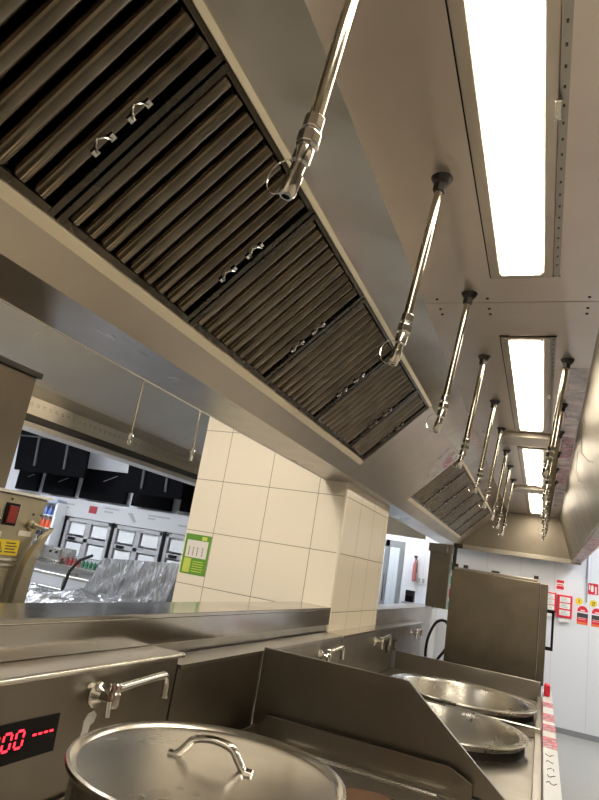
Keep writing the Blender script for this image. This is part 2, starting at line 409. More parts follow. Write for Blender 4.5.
pl = ['near-bank grease filter standing closest to the viewer, above and behind the camera',
      'near-bank grease filter at the top left corner of the picture',
      'near-bank grease filter whose far seam meets the gutter above the left edge of the picture',
      'near-bank grease filter right behind the nearest drop rod nozzle',
      'near-bank grease filter just past the nearest drop rod, its bails at mid-bank',
      'near-bank grease filter under the tip of the second drop rod',
      'near-bank grease filter before the narrow end one']
proto = make_filter(W5-.004, pl[0], ys[0], 9)
for y, l in zip(ys[1:], pl[1:]): dup(proto, (Fb[0], y, Fb[1]), l)
make_filter(3.335-(ys[-1]+W5)-.002, 'narrow grease filter closing the far end of the near bank beside the blank steel panel', ys[-1]+W5, 4)
fl = ['far-bank grease filter nearest the blank steel panel, darkest of that bank', 'far-bank grease filter behind the darkest one', 'far-bank grease filter before the middle of the bank',
      'far-bank grease filter past the middle of the bank', 'far-bank grease filter last but one from the hood end', 'far-bank grease filter at the hood end above the steel column']
for i, l in enumerate(fl): dup(proto, (Fb[0], 4.75+i*W5, Fb[1]), l)

# ------------------------------------------------------------------ hood lamps
def make_lamp(y0, y1, label):
    t = thing('hood_lamp', label, 'light fixture', (-.12, y0, ZC-.01), 'recessed strip lamps in the hood')
    z = ZC-.002
    fr = MB()
    fr.box(-.223, -.19, y0, y1, z-.012, z).box(-.052, -.022, y0, y1, z-.012, z).box(-.19, -.052, y0, y0+.035, z-.012, z).box(-.19, -.052, y1-.035, y1, z-.012, z)
    fr.build('frame', M['hood'], t, bevel=.003)
    MB().box(-.228, -.223, y0-.003, y1+.003, z-.004, z).box(-.228, -.0, y1, y1+.005, z-.004, z).box(-.228, 0, y0-.005, y0, z-.004, z).build('gasket', M['black'], t)
    MB().box(-.186, -.060, y0+.033, y1-.033, z-.017, z-.008).build('lens', M['lens'], t, bevel=.006)
    hg = MB().box(-.020, -.002, y0, y1, z-.005, z)
    hg.build('hinge_strip', M['steel'], t)
    sl = MB(); n = int((y1-y0)/.055)
    for i in range(n): sl.box(-.014, -.009, y0+.02+i*.055, y0+.028+i*.055, z-.0065, z-.004)
    sl.build('slots', M['darkmetal'], t, kind=None)
    lt = MB().box(-.030, -.014, (y0+y1)/2-.03, (y0+y1)/2+.03, z-.020, z-.012)
    lt.build('latch', M['chrome'], t, bevel=.002)
    return t
l0 = make_lamp(.40, 1.985, 'nearest and largest-looking lit strip lamp in the hood ceiling')
for y, l in ((2.52, 'lit strip lamp second from the camera, between the seam and the cross channel'), (4.62, 'lit strip lamp framed by the two cross channels'), (6.70, 'farthest and smallest-looking lit strip lamp near the hood end')):
    dup(l0, (-.12, y, ZC-.01), l)

# ------------------------------------------------------------------ fire-suppression drop rods
def make_rod(x, y, label, group):
    z = ZC; t = thing('drop_rod', label, 'nozzle pipe', (x, y, z), group)
    d = V((-.062, .0, -.53)).normalized(); o = V((x, y, z))
    MB().lathe([(.030, 0), (.026, .008), (.020, .018), (.014, .022)], o, (0, 0, -1), 20).build('sealed_boss', M['darkmetal'], t, smooth=True)
    MB().lathe([(.0, .016), (.019, .016), (.019, .042), (.0, .042)], o, d, 6).build('ceiling_nut', M['darkmetal'], t, bevel=.002)
    MB().tube([o+d*.03, o+d*.425], .0115, 16).build('pipe', M['rod'], t, smooth=True)
    e = o+d*.41
    MB().lathe([(0, 0), (.0165, 0), (.0165, .022), (.012, .024), (.012, .028), (.019, .03), (.019, .05), (.013, .054), (0, .054)], e, d, 8).build('swivel_fitting', M['chrome'], t, bevel=.0015)
    d2 = V((-.19, -.04, -.95)).normalized(); q = e+d*.052
    MB().lathe([(0, -.004), (.010, -.004), (.015, .006), (.015, .03), (.011, .034), (.011, .05), (.0135, .052), (.0135, .085), (.010, .09), (.007, .09), (.007, .075), (0, .075)], q, d2, 20).build('nozzle', M['chrome'], t, smooth=True)
    w = []; c = q+d2*.055+V((-.018, -.004, 0)); 
    for i in range(19):
        a = -PI*.62+i*PI*1.35/18
        w.append(c+V((-.0, 0, 0))+V((-math.cos(a)*.024, math.sin(a)*.006, math.sin(a)*.034)))
    MB().tube(w, .0011, 6).build('cap_wire', M['chrome'], t, smooth=True)
    return t
GL, GR = 'drop rods of the row left of the lamps', 'drop rods of the row right of the lamps'
LL = ['large steel drop rod at the top centre, its nozzle hanging before the near grease filters',
      'steel drop rod ending over the far corner of the near grease filters', 'third steel drop rod left of the lamps, ending over the blank panel',
      'steel drop rod whose nozzle covers the top corner of the far filter bank', 'steel drop rod hanging before the upper edge of the far filter bank, brass-coloured tip',
      'sixth steel drop rod from the camera left of the lamps', 'seventh steel drop rod from the camera left of the lamps', 'last but one steel drop rod left of the lamps', 'farthest steel drop rod left of the lamps']
r0 = make_rod(-.312, .70, LL[0], GL)
for y, l in zip((1.42, 2.12, 2.78, 3.5, 4.12, 4.80, 5.40, 6.05), LL[1:]): dup(r0, (-.312, y, ZC), l)
RL = ['nearest and longest-looking steel drop rod right of the lamps', 'second steel drop rod from the camera right of the lamps, overlapping the nearest', 'third steel drop rod from the camera right of the lamps',
      'fourth steel drop rod from the camera right of the lamps', 'last but one steel drop rod right of the lamps', 'farthest steel drop rod right of the lamps, nozzle lowest']
for y, l in zip((2.8, 3.5, 4.12, 4.72, 5.33, 5.95), RL): dup(r0, (.05, y, ZC), l, GR)

# leftover protective film on the hood
def film(name, quads, mt, label, thick=.0015):
    mb = MB()
    for q in quads:
        c = sum((V(p) for p in q), V((0, 0, 0)))/len(q); n = (V(q[1])-V(q[0])).cross(V(q[2])-V(q[0])).normalized()*thick
        k = len(q)
        mb.add([V(p) for p in q]+[V(p)+n for p in q], [tuple(range(k)), tuple(range(k, 2*k))]+[(i, (i+1) % k, k+(i+1) % k, k+i) for i in range(k)])
    return tag(mb.build(name, mt), label, 'plastic film')
k = math.sqrt(.5)
SP = lambda y, s, n=.013: (Fb[0]+s*k+n*k, y, Fb[1]+s*k-n*k)
film('protective_film', [[SP(4.25, .50), SP(4.73, .50), SP(4.73, .25), SP(4.55, .22), SP(4.35, .36)]], M['clearfilm'], 'torn clear film left on blank steel panel beside far filter bank')
film('film_print', [[SP(4.50, .46, .0155), SP(4.70, .45, .0155), SP(4.68, .36, .0155), SP(4.55, .37, .0155)]], M['pinkfilm'], 'pink print on torn film left on the blank steel panel')
SR = lambda y, s, n=.006: (.15+.165*s-n, y, ZC-.52*s-n*.3)
for y0, y1, l in ((4.3, 4.9, 'nearer pink film print on hood ceiling right of the drop rods'), (5.3, 6.1, 'farther pink film print on hood ceiling right of the drop rods')):
    film('film_print', [[(.065, y0, ZC-.003), (.145, y0, ZC-.003), (.145, y1, ZC-.003), (.065, y1, ZC-.003)]], M['pinkfilm'], l)
film('protective_film', [[(.064, 2.9, ZC-.0015), (.148, 2.9, ZC-.0015), (.148, 7.6, ZC-.0015), (.064, 7.6, ZC-.0015)]], M['clearfilm'], 'long strip of bluish clear film on the hood ceiling right edge', .001)
for y0, y1, l in ((5.2, 6.4, 'nearer pink film print underneath the hood front lip'), (6.9, 7.7, 'farther pink film print underneath the hood front lip')):
    film('film_print', [[(.325, y0, ZL-.002), (.415, y0, ZL-.002), (.415, y1, ZL-.002), (.325, y1, ZL-.002)]], M['pinkfilm'], l)
for pts, l in (([SR(3.6, .10), SR(3.75, .2, .02), SR(3.9, .33, .03), SR(3.8, .46, .02), SR(3.75, .5)], 'thin loose wire hanging on hood front slope, upper one'),
               ([SR(4.3, .15), SR(4.45, .3, .03), SR(4.5, .45, .035), SR(4.35, .6, .02)], 'thin loose wire hanging on hood front slope, lower one')):
    tag(MB().tube(pts, .0022, 6).build('loose_wire', M['bright'], smooth=True), l, 'wire', 'loose wires on the hood front slope')

# ------------------------------------------------------------------ rear hood over the service side
rh = thing('rear_hood', 'stainless hood of the service side seen through the left opening, perforated lower edge', 'extractor hood', (-3.08, 2.5, 2.02))
for a, b_ in ((-1.2, 2.483), (2.487, 5.6)):
    sheet([(-3.08, 2.30), (-2.44, 2.94)], a, b_, .005).build('slope_panel', M['rearhood'], rh)
sheet([(-3.02, 2.21), (-3.08, 2.30)], -1.2, 5.6, .005).build('crease_band', M['bright'], rh)  # this band and the strip below use brighter steel, standing for light on them
MB().box(-3.05, -3.02, -1.2, 5.6, 2.10, 2.21).build('perforated_strip', M['bright'], rh)
hl = MB()
for i in range(60): 
    y = 2.2+i*.055; hl.add([V((-3.0195, y+.011*math.cos(a), 2.165+.011*math.sin(a))) for a in [j*PI/4 for j in range(8)]]+[V((-3.023, y, 2.165))], [(j, (j+1) % 8, 8) for j in range(8)])
hl.build('perforations', M['black'], rh)
MB().box(-3.16, -3.02, -1.2, 5.6, 2.06, 2.10).build('gutter', M['darkmetal'], rh)
MB().box(-3.2, -3.03, -1.2, 5.6, 2.02, 2.055).build('bottom_edge', M['rearhood'], rh)
def thin_rod(x, y, z0, z1, label):
    t = thing('thin_nozzle_rod', label, 'nozzle pipe', (x, y, z0), 'thin rods under the rear hood')
    MB().tube([(x, y, z1), (x, y, z0+.09)], .007, 10).build('pipe', M['rod'], t, smooth=True)
    MB().lathe([(0, 0), (.014, 0), (.014, .03), (.009, .03), (.009, .05), (.015, .055), (.015, .085), (0, .085)], (x, y, z0), n=12).build('nozzle', M['chrome'], t, smooth=True)
    w = [(x+.03*math.sin(a)*.9, y, z0+.05-.04*math.cos(a)) for a in [j*PI/8 for j in range(1, 8)]]
    MB().tube([(x, y, z0+.09)]+w[::-1]+[(x, y, z0)], .0014, 6).build('cap_wire', M['chrome'], t, smooth=True)
thin_rod(-2.75, 3.42, 2.08, 2.63, 'thin steel rod with nozzle before the rear hood slope')
thin_rod(-2.335, 3.60, 2.04, 2.60, 'thin steel rod right against the left edge of tiled pillar')

# ------------------------------------------------------------------ pass ledges
tag(MB().box(-1.39, -1.18, -1.5, 3.678, 1.236, 1.25).box(-1.194, -1.18, -1.5, 3.678, 1.15, 1.236).build('pass_ledge', steel('ledge_steel', (.62, .59, .54), .16, (160, 2, 160), .08, (.5, .47, .43), .003), bevel=.002), 'long steel pass ledge with vertical face running from the left edge to the tiled pillar', 'ledge')
tag(MB().box(-1.39, -1.18, 4.845, 7.45, 1.206, 1.222).box(-1.194, -1.18, 4.845, 7.45, 1.09, 1.206).build('pass_ledge', M['steel'], bevel=.002), 'short dark steel pass ledge beyond the tiled pillar under the bright opening', 'ledge')

# ------------------------------------------------------------------ cooking line, unit by unit
# unit 1: cooker with display
u1 = thing('cooking_unit', 'steel cooking unit with red digital display panel nearest the camera', 'cooker', (-.55, .5, 0))
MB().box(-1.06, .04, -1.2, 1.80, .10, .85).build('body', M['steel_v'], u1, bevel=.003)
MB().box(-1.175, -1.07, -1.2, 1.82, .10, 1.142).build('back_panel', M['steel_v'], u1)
sh = MB().box(-1.178, -1.062, -1.2, 1.83, 1.142, 1.150)
sh.build('top_shelf', M['steel'], u1)
MB().tube([(-1.060, -1.2, 1.144), (-1.060, 1.83, 1.144)], .0085, 12).build('rolled_edge', M['bright'], u1, smooth=True)
dp = MB().prism([(.80, .963), (1.318, .965), (1.312, 1.049), (.80, 1.054)], 'x', -1.071, -1.066).build('display', M['black'], u1)
def seg(mb, y, z, w, h, on, x=-1.0655, th=.0045):
    S = {'a': (0, h, w, h), 'd': (0, 0, w, 0), 'g': (0, h/2, w, h/2), 'f': (0, h/2, 0, h), 'e': (0, 0, 0, h/2), 'b': (w, h/2, w, h), 'c': (w, 0, w, h/2)}
    for k_ in on:
        a, b_, c, d = S[k_]
        if b_ == d: mb.box(x-.001, x, y+a+th*.7, y+c-th*.7, z+b_-th/2, z+b_+th/2)
        else: mb.box(x-.001, x, y+a-th/2, y+a+th/2, z+b_+th*.7, z+d-th*.7)
dg = MB()
for y, s in ((1.112, 'abged'), (1.148, 'abcdef'), (1.184, 'abcdef')): seg(dg, y, 0.994, .022, .036, s)
dg.build('digits', M['led'], dp)
ds = MB()
for i in range(4): ds.box(-1.0665, -1.0655, 1.235+i*.018, 1.246+i*.018, 1.0115, 1.0155)
ds.build('indicator_dashes', M['led'], dp)
# torn sticker beside the display
tag(MB().prism([(1.408, .965), (1.425, .962), (1.437, .985), (1.440, 1.0), (1.452, 1.005), (1.458, 1.022), (1.445, 1.034), (1.425, 1.03), (1.412, 1.012), (1.414, .99)], 'x', -1.0695, -1.067).build('torn_sticker', M['whiteplastic']), 'small torn pale sticker on back panel just above the pot lid', 'sticker')

# unit 2: fryer / boiling basin behind the pot
u2 = thing('fryer_unit', 'steel basin unit with brown liquid between pot and tall divider', 'fryer', (-.55, 2.1, 0))
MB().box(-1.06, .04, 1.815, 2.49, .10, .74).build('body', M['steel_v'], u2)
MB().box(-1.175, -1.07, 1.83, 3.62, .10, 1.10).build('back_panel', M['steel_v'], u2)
MB().box(-1.178, -1.062, 1.835, 3.62, 1.10, 1.112).build('back_sill', M['steel'], u2)
MB().box(-1.06, .0, 1.84, 1.90, .74, .80).box(-1.06, -.95, 1.90, 2.48, .74, .80).box(-.2, .04, 1.90, 2.48, .74, .80).box(-.95, -.2, 2.42, 2.48, .74, .80).build('deck', M['steel'], u2)
MB().box(-.95, -.2, 1.90, 2.42, .741, .783).build('basin_floor', M['steel'], u2)
pud = [(-.42+(.24+.03*math.sin(a*3+1)+.02*math.sin(a*5))*math.cos(a), 2.13+(.15+.02*math.sin(a*4))*math.sin(a)) for a in [2*PI*i/40 for i in range(40)]]
MB().prism(pud, 'z', .783, .7855).build('oil_puddle', M['grease'], u2)
MB().prism([(-1.03, .80), (-1.03, .835), (-.985, .885), (-.27, .885), (-.19, .85), (-.19, .80)], 'y', 2.44, 2.455).build('splash_guard', M['divider'], u2)
MB().box(-1.03, -1.018, 1.95, 2.44, .80, .845).build('splash_guard', M['divider'], u2)
MB().tube([(-.90, 2.40, .80), (-.30, 2.40, .80), (-.26, 2.36, .80), (-.26, 1.95, .80)], .006, 8).build('basin_rim', M['bright'], u2, smooth=True)
# divider
dv = tag(MB().prism([(-1.065, .805), (-1.065, 1.124), (-.452, 1.124), (-.06, .802)], 'y', 2.492, 2.508).build('divider_panel', M['divider'], bevel=.002), 'tall steel divider sheet with sloping front edge between basin and kettles', 'partition')

# unit 3: two kettles
def kettle(y, label, R=.42):
    q = R/.428
    t = thing('round_kettle', label, 'boiling kettle', (-.44, y, .80), 'round boiling kettles')
    c = (-.44, y, .0)
    MB().lathe([(a*q, h) for a, h in [(.405, .80), (.405, .852), (.425, .855), (.428, .860), (.425, .865), (.385, .860), (.37, .84), (.36, .70), (.31, .58), (.2, .52), (0, .50)]], c, n=72).build('bowl', M['kettle'], t, smooth=True)
    MB().lathe([(a*q, h) for a, h in [(.409, .803), (.409, .835), (.406, .835), (.406, .803)]], c, n=72).build('rim_band', M['darkmetal'], t, smooth=True)
    return t
kettle(3.32, 'round steel boiling kettle nearer the camera, half hidden by the divider')
kettle(4.29, 'round steel boiling kettle farther away, before the oven', .45)
u3 = thing('kettle_unit', 'steel counter unit carrying two round kettles', 'cooker', (-.5, 4, 0))
def deck_ring(mb, y0, y1, yc, r, z0, z1, x0=-1.06, x1=.0):
    # deck plate with a round hole
    N = 48; ring = [(-.44+r*math.cos(2*PI*i/N), yc+r*math.sin(2*PI*i/N)) for i in range(N)]
    def edge(a):
        dx, dy = math.cos(a), math.sin(a); t = 1e9
        if dx > 1e-6: t = min(t, (x1+.44)/dx)
        if dx < -1e-6: t = min(t, (x0+.44)/dx)
        if dy > 1e-6: t = min(t, (y1-yc)/dy)
        if dy < -1e-6: t = min(t, (y0-yc)/dy)
        return (-.44+dx*t, yc+dy*t)
    out = [edge(2*PI*i/N) for i in range(N)]
    vs = [(*p, z1) for p in ring]+[(*p, z1) for p in out]+[(*p, z0) for p in ring]+[(*p, z0) for p in out]
    fs = []
    for i in range(N):
        j = (i+1) % N
        fs += [(i, j, N+j, N+i), (2*N+i, 3*N+i, 3*N+j, 2*N+j), (i, 2*N+i, 2*N+j, j), (N+i, N+j, 3*N+j, 3*N+i)]
    mb.add(vs, fs)
dk = MB(); deck_ring(dk, 2.51, 3.765, 3.32, .397, .775, .80); deck_ring(dk, 3.805, 5.13, 4.29, .425, .775, .80)
dk.build('deck', M['divider'], u3)
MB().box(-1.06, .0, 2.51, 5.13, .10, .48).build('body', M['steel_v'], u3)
MB().box(-1.06, .03, 3.768, 3.795, .76, .85).build('joint_strip', M['bright'], u3, bevel=.003)
MB().box(-1.06, .02, 5.13, 5.16, .48, .925).build('end_splash', M['steel'], u3, bevel=.003)
MB().box(.0, .035, 2.51, 5.16, .775, .825).build('front_rail', M['steel'], u3, bevel=.003)
MB().box(-1.175, -1.07, 3.625, 4.97, .10, 1.10).box(-1.175, -1.07, 4.985, 6.3, .10, 1.10).build('back_panel', M['steel_v'], u3)
MB().box(-1.178, -1.062, 3.625, 6.3, 1.10, 1.112).build('back_sill', M['bright'], u3)
ou = MB()
for y in (4.86, 5.10):
    o = thing('wall_socket', 'small square socket plate on the back panel, %s of the panel joint' % ('left' if y < 5 else 'right'), 'socket', (-1.07, y, .97), 'socket plates on the back panel')
    MB().box(-1.0695, -1.062, y-.045, y+.045, .93, 1.01).build('plate', M['darkmetal'], o, bevel=.003)
    MB().box(-1.0625, -1.060, y-.028, y+.028, .946, .994).build('rocker', M['beige'], o)
# front guard strip
fg = thing('front_guard', 'white-faced guard strip with red tape along the counter front', 'guard strip', (.07, 4, .80))
MB().box(.037, .10, 2.2, 5.4, .70, .85).build('strip', M['film_white'], fg, bevel=.004)
tm = alpha_mat('pink_tape', (.8, .12, .22), .3, .25, .95, 18)
for a, b_ in ((4.55, 4.75), (4.05, 4.3), (3.75, 3.95), (3.35, 3.6)): MB().box(.0365, .1005, a, b_, .70, .8512).build('tape', tm, fg)
for i, y in enumerate((2.75, 2.85, 2.96, 3.08, 3.2)):
    pts = [(.05+.008*j+.004*math.sin(j*2.1+i), y+.02*math.sin(j*1.7+i*2), .851) for j in range(5)]
    MB().tube(pts, .0014, 5).build('scribble', M['ink'], fg)
tag(MB().box(.045, .085, 5.02, 5.12, .85, .93).build('red_block', M['red'], bevel=.01), 'small red block standing at the far end of the counter front edge', 'red block')

# taps
def make_tap(label):
    y, x, z = 1.435, -1.07, 1.075
    t = thing('wall_tap', label, 'tap', (x, y, z), 'folding taps on the back panel')
    MB().lathe([(0, 0), (.032, 0), (.032, .006), (.022, .012), (.016, .02), (.012, .022), (.012, .05), (0, .05)], (x+.001, y, z), (1, 0, 0), 28).build('flange', M['chrome'], t, smooth=True)
    MB().lathe([(0, -.022), (.013, -.022), (.016, -.016), (.016, .012), (.013, .016), (.015, .022), (.015, .034), (.012, .038), (0, .038)], (x+.052, y+.012, z), n=24).build('valve_body', M['chrome'], t, smooth=True)
    MB().tube(cr([(x+.052, y+.01, z+.022), (x+.052, y+.10, z+.027), (x+.052, y+.215, z+.033), (x+.052, y+.24, z+.03), (x+.052, y+.255, z+.012), (x+.052, y+.258, z-.025)]), .0115, 14).build('spout', M['chrome'], t, smooth=True)
    MB().lathe([(0, 0), (.014, 0), (.014, .006), (0, .006)], (x+.052, y+.258, z-.031), n=18).build('outlet', M['chrome'], t, smooth=True)
    MB().tube([(x+.056, y-.012, z-.004), (x+.062, y-.014, z-.04)], .007, 10).build('lever', M['chrome'], t, smooth=True)
    return t
t0 = make_tap('large chrome folding tap above the pot, beside the display')
for y, l in ((3.24, 'chrome folding tap half hidden behind the divider top edge'), (4.42, 'chrome folding tap left of the socket plates'), (5.72, 'chrome folding tap at far end of the back panel')):
    dup(t0, (-1.07, y, 1.035), l)

# ------------------------------------------------------------------ stockpot and lid
PX, PY = -.52, 1.06
pt = thing('stockpot', 'dark wide steel stockpot standing on the cooking unit under its lid', 'pot', (PX, PY, .851))
MB().lathe([(0, 0), (.220, 0), (.228, .008), (.228, .262), (.232, .265), (.232, .270), (.222, .270), (.222, .012), (0, .012)], (PX, PY, .852), n=72).build('body', M['pot'], pt, smooth=True)
for s in (-1, 1):
    c = V((PX, PY, 1.06)); d = V((-.8*s, .6*s, 0)); p = V((.6*s, .8*s, 0))
    MB().tube([c+d*.226+p*.06, c+d*.262+p*.055, c+d*.27+p*.04, c+d*.27-p*.04, c+d*.262-p*.055, c+d*.226-p*.06], .006, 10).build('side_handle', M['chrome'], pt, smooth=True)
ld = thing('pot_lid', 'round brushed steel lid with arched handle on the stockpot', 'lid', (PX, PY, 1.122))
MB().lathe([(.236, 0), (.2405, .001), (.2415, .005), (.2405, .010), (.235, .0115), (.229, .009), (.224, .0035), (.217, .004), (.10, .011), (0, .013), (0, .011), (.10, .009), (.217, .001), (.236, 0)], (PX, PY, 1.123), n=120).build('cover', M['lid'], ld, smooth=True)
hx = V((PX, PY, 1.136)); hd = V((.143, .022, 0)).normalized()
hs = V((-.022, .143, 0)).normalized()
pts = [hx-hd*.078+V((0, 0, -.001)), hx-hd*.062+V((0, 0, .001)), hx-hd*.050+V((0, 0, .014)), hx-hd*.034+V((0, 0, .030)), hx+V((0, 0, .036)), hx+hd*.034+V((0, 0, .030)), hx+hd*.050+V((0, 0, .014)), hx+hd*.062+V((0, 0, .001)), hx+hd*.078+V((0, 0, -.001))]
MB().tube(cr(pts, 5), .0072, 12).build('handle', M['chrome'], ld, smooth=True)

# ------------------------------------------------------------------ oven
ov = thing('combi_oven', 'tall boxy steel oven with black door handle at the end of the line', 'oven', (-.38, 6.4, 0))
MB().box(-.80, -.02, 6.0, 6.85, .83, 1.645).build('body', M['oven'], ov, bevel=.006)
MB().box(-.016, .045, 5.99, 6.86, .80, 1.64).build('door', M['oven'], ov, bevel=.006)
MB().box(-.78, -.04, 6.02, 6.83, 1.646, 1.67).build('top_cover', M['steel'], ov, bevel=.004)
for x in (-.79, -.70, -.08): MB().box(x, x+.04, 6.04, 6.08, 1.67, 1.70).build('top_bracket', M['darkmetal'], ov)
MB().box(-.45, -.38, 6.10, 6.16, 1.67, 1.69).build('top_vent', M['darkmetal'], ov)
MB().box(.045, .105, 6.02, 6.05, 1.40, 1.43).box(.045, .105, 6.02, 6.05, 1.09, 1.12).box(.085, .105, 6.02, 6.05, 1.09, 1.43).build('door_handle', M['black'], ov, bevel=.004)
MB().box(-.80, .03, 6.0, 6.85, .10, .80).build('stand', M['steel_v'], ov)
for x in (-.75, -.02):
    for y in (6.05, 6.78): MB().lathe([(0, 0), (.025, 0), (.02, .10), (0, .10)], (x, y, 0), n=12).build('foot', M['darkmetal'], ov)

# hose by the oven
tag(MB().tube(cr([(-.86, 6.62, .0+.55), (-1.02, 6.6, .62), (-1.06, 6.6, .78), (-1.05, 6.6, .95), (-.99, 6.6, 1.10), (-.91, 6.6, 1.14), (-.86, 6.62, 1.08), (-.86, 6.62, .9), (-.97, 6.66, .70), (-1.0, 6.68, .4)]), .014, 10).build('cable', M['rubber'], smooth=True), 'black looped cable hanging left of the oven', 'cable')
# steel column at the end of the pass
cl = thing('steel_column', 'brown steel column box standing at the end of the far pass ledge', 'column', (-1.1, 7.4, 1.22))
MB().box(-1.235, -1.0, 7.30, 7.46, 1.224, 1.84).build('body', M['oven'], cl, bevel=.004)
MB().box(-1.255, -.985, 7.28, 7.48, 1.84, 1.935).build('head', M['steel_v'], cl, bevel=.004)
MB().box(-1.05, -1.03, 7.275, 7.28, 1.85, 1.92).build('catch', M['bright'], cl)
MB().box(-1.0, -.96, 7.5, 7.54, 1.62, 1.95).box(-1.0, -.90, 7.5, 7.54, 1.93, 1.98).build('side_arm', M['darkmetal'], cl)

# ------------------------------------------------------------------ right-hand wall signs
YW = 8.75
def sign(name, x, z, w, h, label, cat, base, t=.004):
    o = thing(name, label, cat, (x, YW-t, z)); MB().box(x-w/2, x+w/2, YW-t, YW-.0005, z-h/2, z+h/2).build('board', base, o); return o
def flat(o, nm, mt, poly, t=.0055):
    return MB().prism(poly, 'y', YW-t, YW-t+.0015).build(nm, mt, o)
def rect(x, z, w, h): return [(x-w/2, z-h/2), (x+w/2, z-h/2), (x+w/2, z+h/2), (x-w/2, z+h/2)]
o = sign('fire_blanket_sign', .205, 1.725, .095, .135, 'small red and white pictogram sign above the red boxes', 'sign', M['whiteplastic'])
flat(o, 'pictogram', M['red'], rect(.205, 1.765, .085, .035)); flat(o, 'pictogram', M['red'], rect(.205, 1.725, .075, .012)); flat(o, 'pictogram', M['red'], rect(.205, 1.69, .085, .04))
o = sign('extinguisher_sign', .585, 1.735, .115, .135, 'red sign with white extinguisher pictogram at the right edge', 'sign', M['red'])
flat(o, 'pictogram', M['whiteplastic'], [(.56, 1.70), (.59, 1.70), (.59, 1.765), (.575, 1.785), (.56, 1.765)]); flat(o, 'pictogram', M['whiteplastic'], rect(.545, 1.75, .012, .06)); flat(o, 'pictogram', M['whiteplastic'], rect(.615, 1.72, .018, .09))
def red_box(x, w, z0, z1, d, label):
    o = thing('fire_blanket_box', label, 'fire blanket', (x, YW-d, z0), 'red fire blanket boxes')
    MB().box(x-w/2, x+w/2, YW-d, YW-.001, z0, z1).build('case', M['red'], o, bevel=.006)
    for zz in (.80, .52, .22):
        z = z0+(z1-z0)*zz; MB().box(x-w*.34, x+w*.36, YW-d-.002, YW-d+.001, z-.032, z+.032).build('printed_panel', M['whiteplastic'], o)
        for i in range(3): MB().box(x-w*.25, x+w*(.1+.06*i), YW-d-.003, YW-d-.001, z+.018-.018*i, z+.023-.018*i).build('print_line', M['greyprint'], o)
    MB().prism([(x-w*.42, z0-.001), (x+w*.42, z0-.001), (x+w*.36, z0-.06), (x+w*.1, z0-.045), (x-w*.2, z0-.065), (x-w*.38, z0-.04)], 'y', YW-d+.01, YW-.012).build('pull_tapes', M['whiteplastic'], o, bevel=.006)
red_box(.265, .175, 1.33, 1.605, .05, 'larger red fire blanket box with white printed panels and tapes below')
red_box(.095, .14, 1.37, 1.615, .04, 'red fire blanket box partly behind the oven handle')
cv = M['whiteplastic']
def ext_id(x, label, n):
    o = thing('extinguisher_notice', label, 'sign', (x, YW-.004, 1.29), 'extinguisher notices with yellow discs')
    z = 1.52
    MB().lathe([(0, 0), (.042, 0), (.042, .003), (0, .003)], (x-.045, YW-.004, z+.04), (0, 1, 0), 24).build('yellow_disc', M['yellow'], o)
    MB().box(x-.049, x-.041, YW-.0052, YW-.0035, z+.02, z+.06).build('figure', M['ink'], o) if n == 1 else MB().box(x-.058, x-.032, YW-.0052, YW-.0035, z+.05, z+.058).box(x-.040, x-.032, YW-.0052, YW-.0035, z+.036, z+.05).box(x-.058, x-.032, YW-.0052, YW-.0035, z+.034, z+.040).box(x-.058, x-.050, YW-.0052, YW-.0035, z+.02, z+.034).box(x-.058, x-.032, YW-.0052, YW-.0035, z+.016, z+.022).build('figure', M['ink'], o)
    arch = [(x+.062*math.cos(a), 1.44+.07*math.sin(a)) for a in [i*PI/12 for i in range(13)]]
    MB().prism(arch, 'y', YW-.004, YW-.001).build('red_arch', M['red'], o)
    MB().prism(rect(x, 1.455, .05, .014), 'y', YW-.0052, YW-.0035).build('arch_print', M['whiteplastic'], o)
    MB().prism(rect(x, 1.395, .125, .055), 'y', YW-.004, YW-.001).build('black_band', M['ink'], o)
    MB().prism(rect(x, 1.342, .125, .05), 'y', YW-.004, YW-.001).build('red_band', M['red'], o)
    MB().prism(rect(x, 1.302, .125, .03), 'y', YW-.004, YW-.001).build('orange_band', M['orange'], o)
    MB().box(x-.05, x+.04, YW-.005, YW-.0035, 1.365, 1.369).box(x-.05, x+.03, YW-.005, YW-.0035, 1.345, 1.349).build('print', M['whiteplastic'], o)
ext_id(.475, 'red black and orange notice with yellow disc below the wall conduit', 1)
ext_id(.64, 'red black and orange notice with yellow disc cut by the right edge', 2)
tag(MB().tube([(.515, YW-.012, 2.6), (.515, YW-.012, 1.56)], .010, 10).build('wall_conduit', M['bluegrey'], smooth=True), 'thin grey vertical conduit on the white wall above the notice', 'pipe')

# teal notices between column and oven
for i, (z, mt, l) in enumerate(((1.74, 'teal', 'topmost teal and white notice between the column and oven'), (1.56, 'teal', 'teal and white notice in the middle between column and oven'), (1.38, 'red', 'red and white notice between column and oven'), (1.22, 'teal', 'lowest teal and white notice between column and oven'))):
    o = thing('safety_notice', l, 'notice', (-1.07, YW-.004, z), 'notices between column and oven')
    MB().box(-1.27, -1.13, YW-.004, YW-.001, z-.075, z+.075).build('sheet', M['whiteplastic'], o)
    MB().box(-1.245, -1.16, YW-.0055, YW-.0035, z-.05, z+.06).build('print_block', M[mt], o)
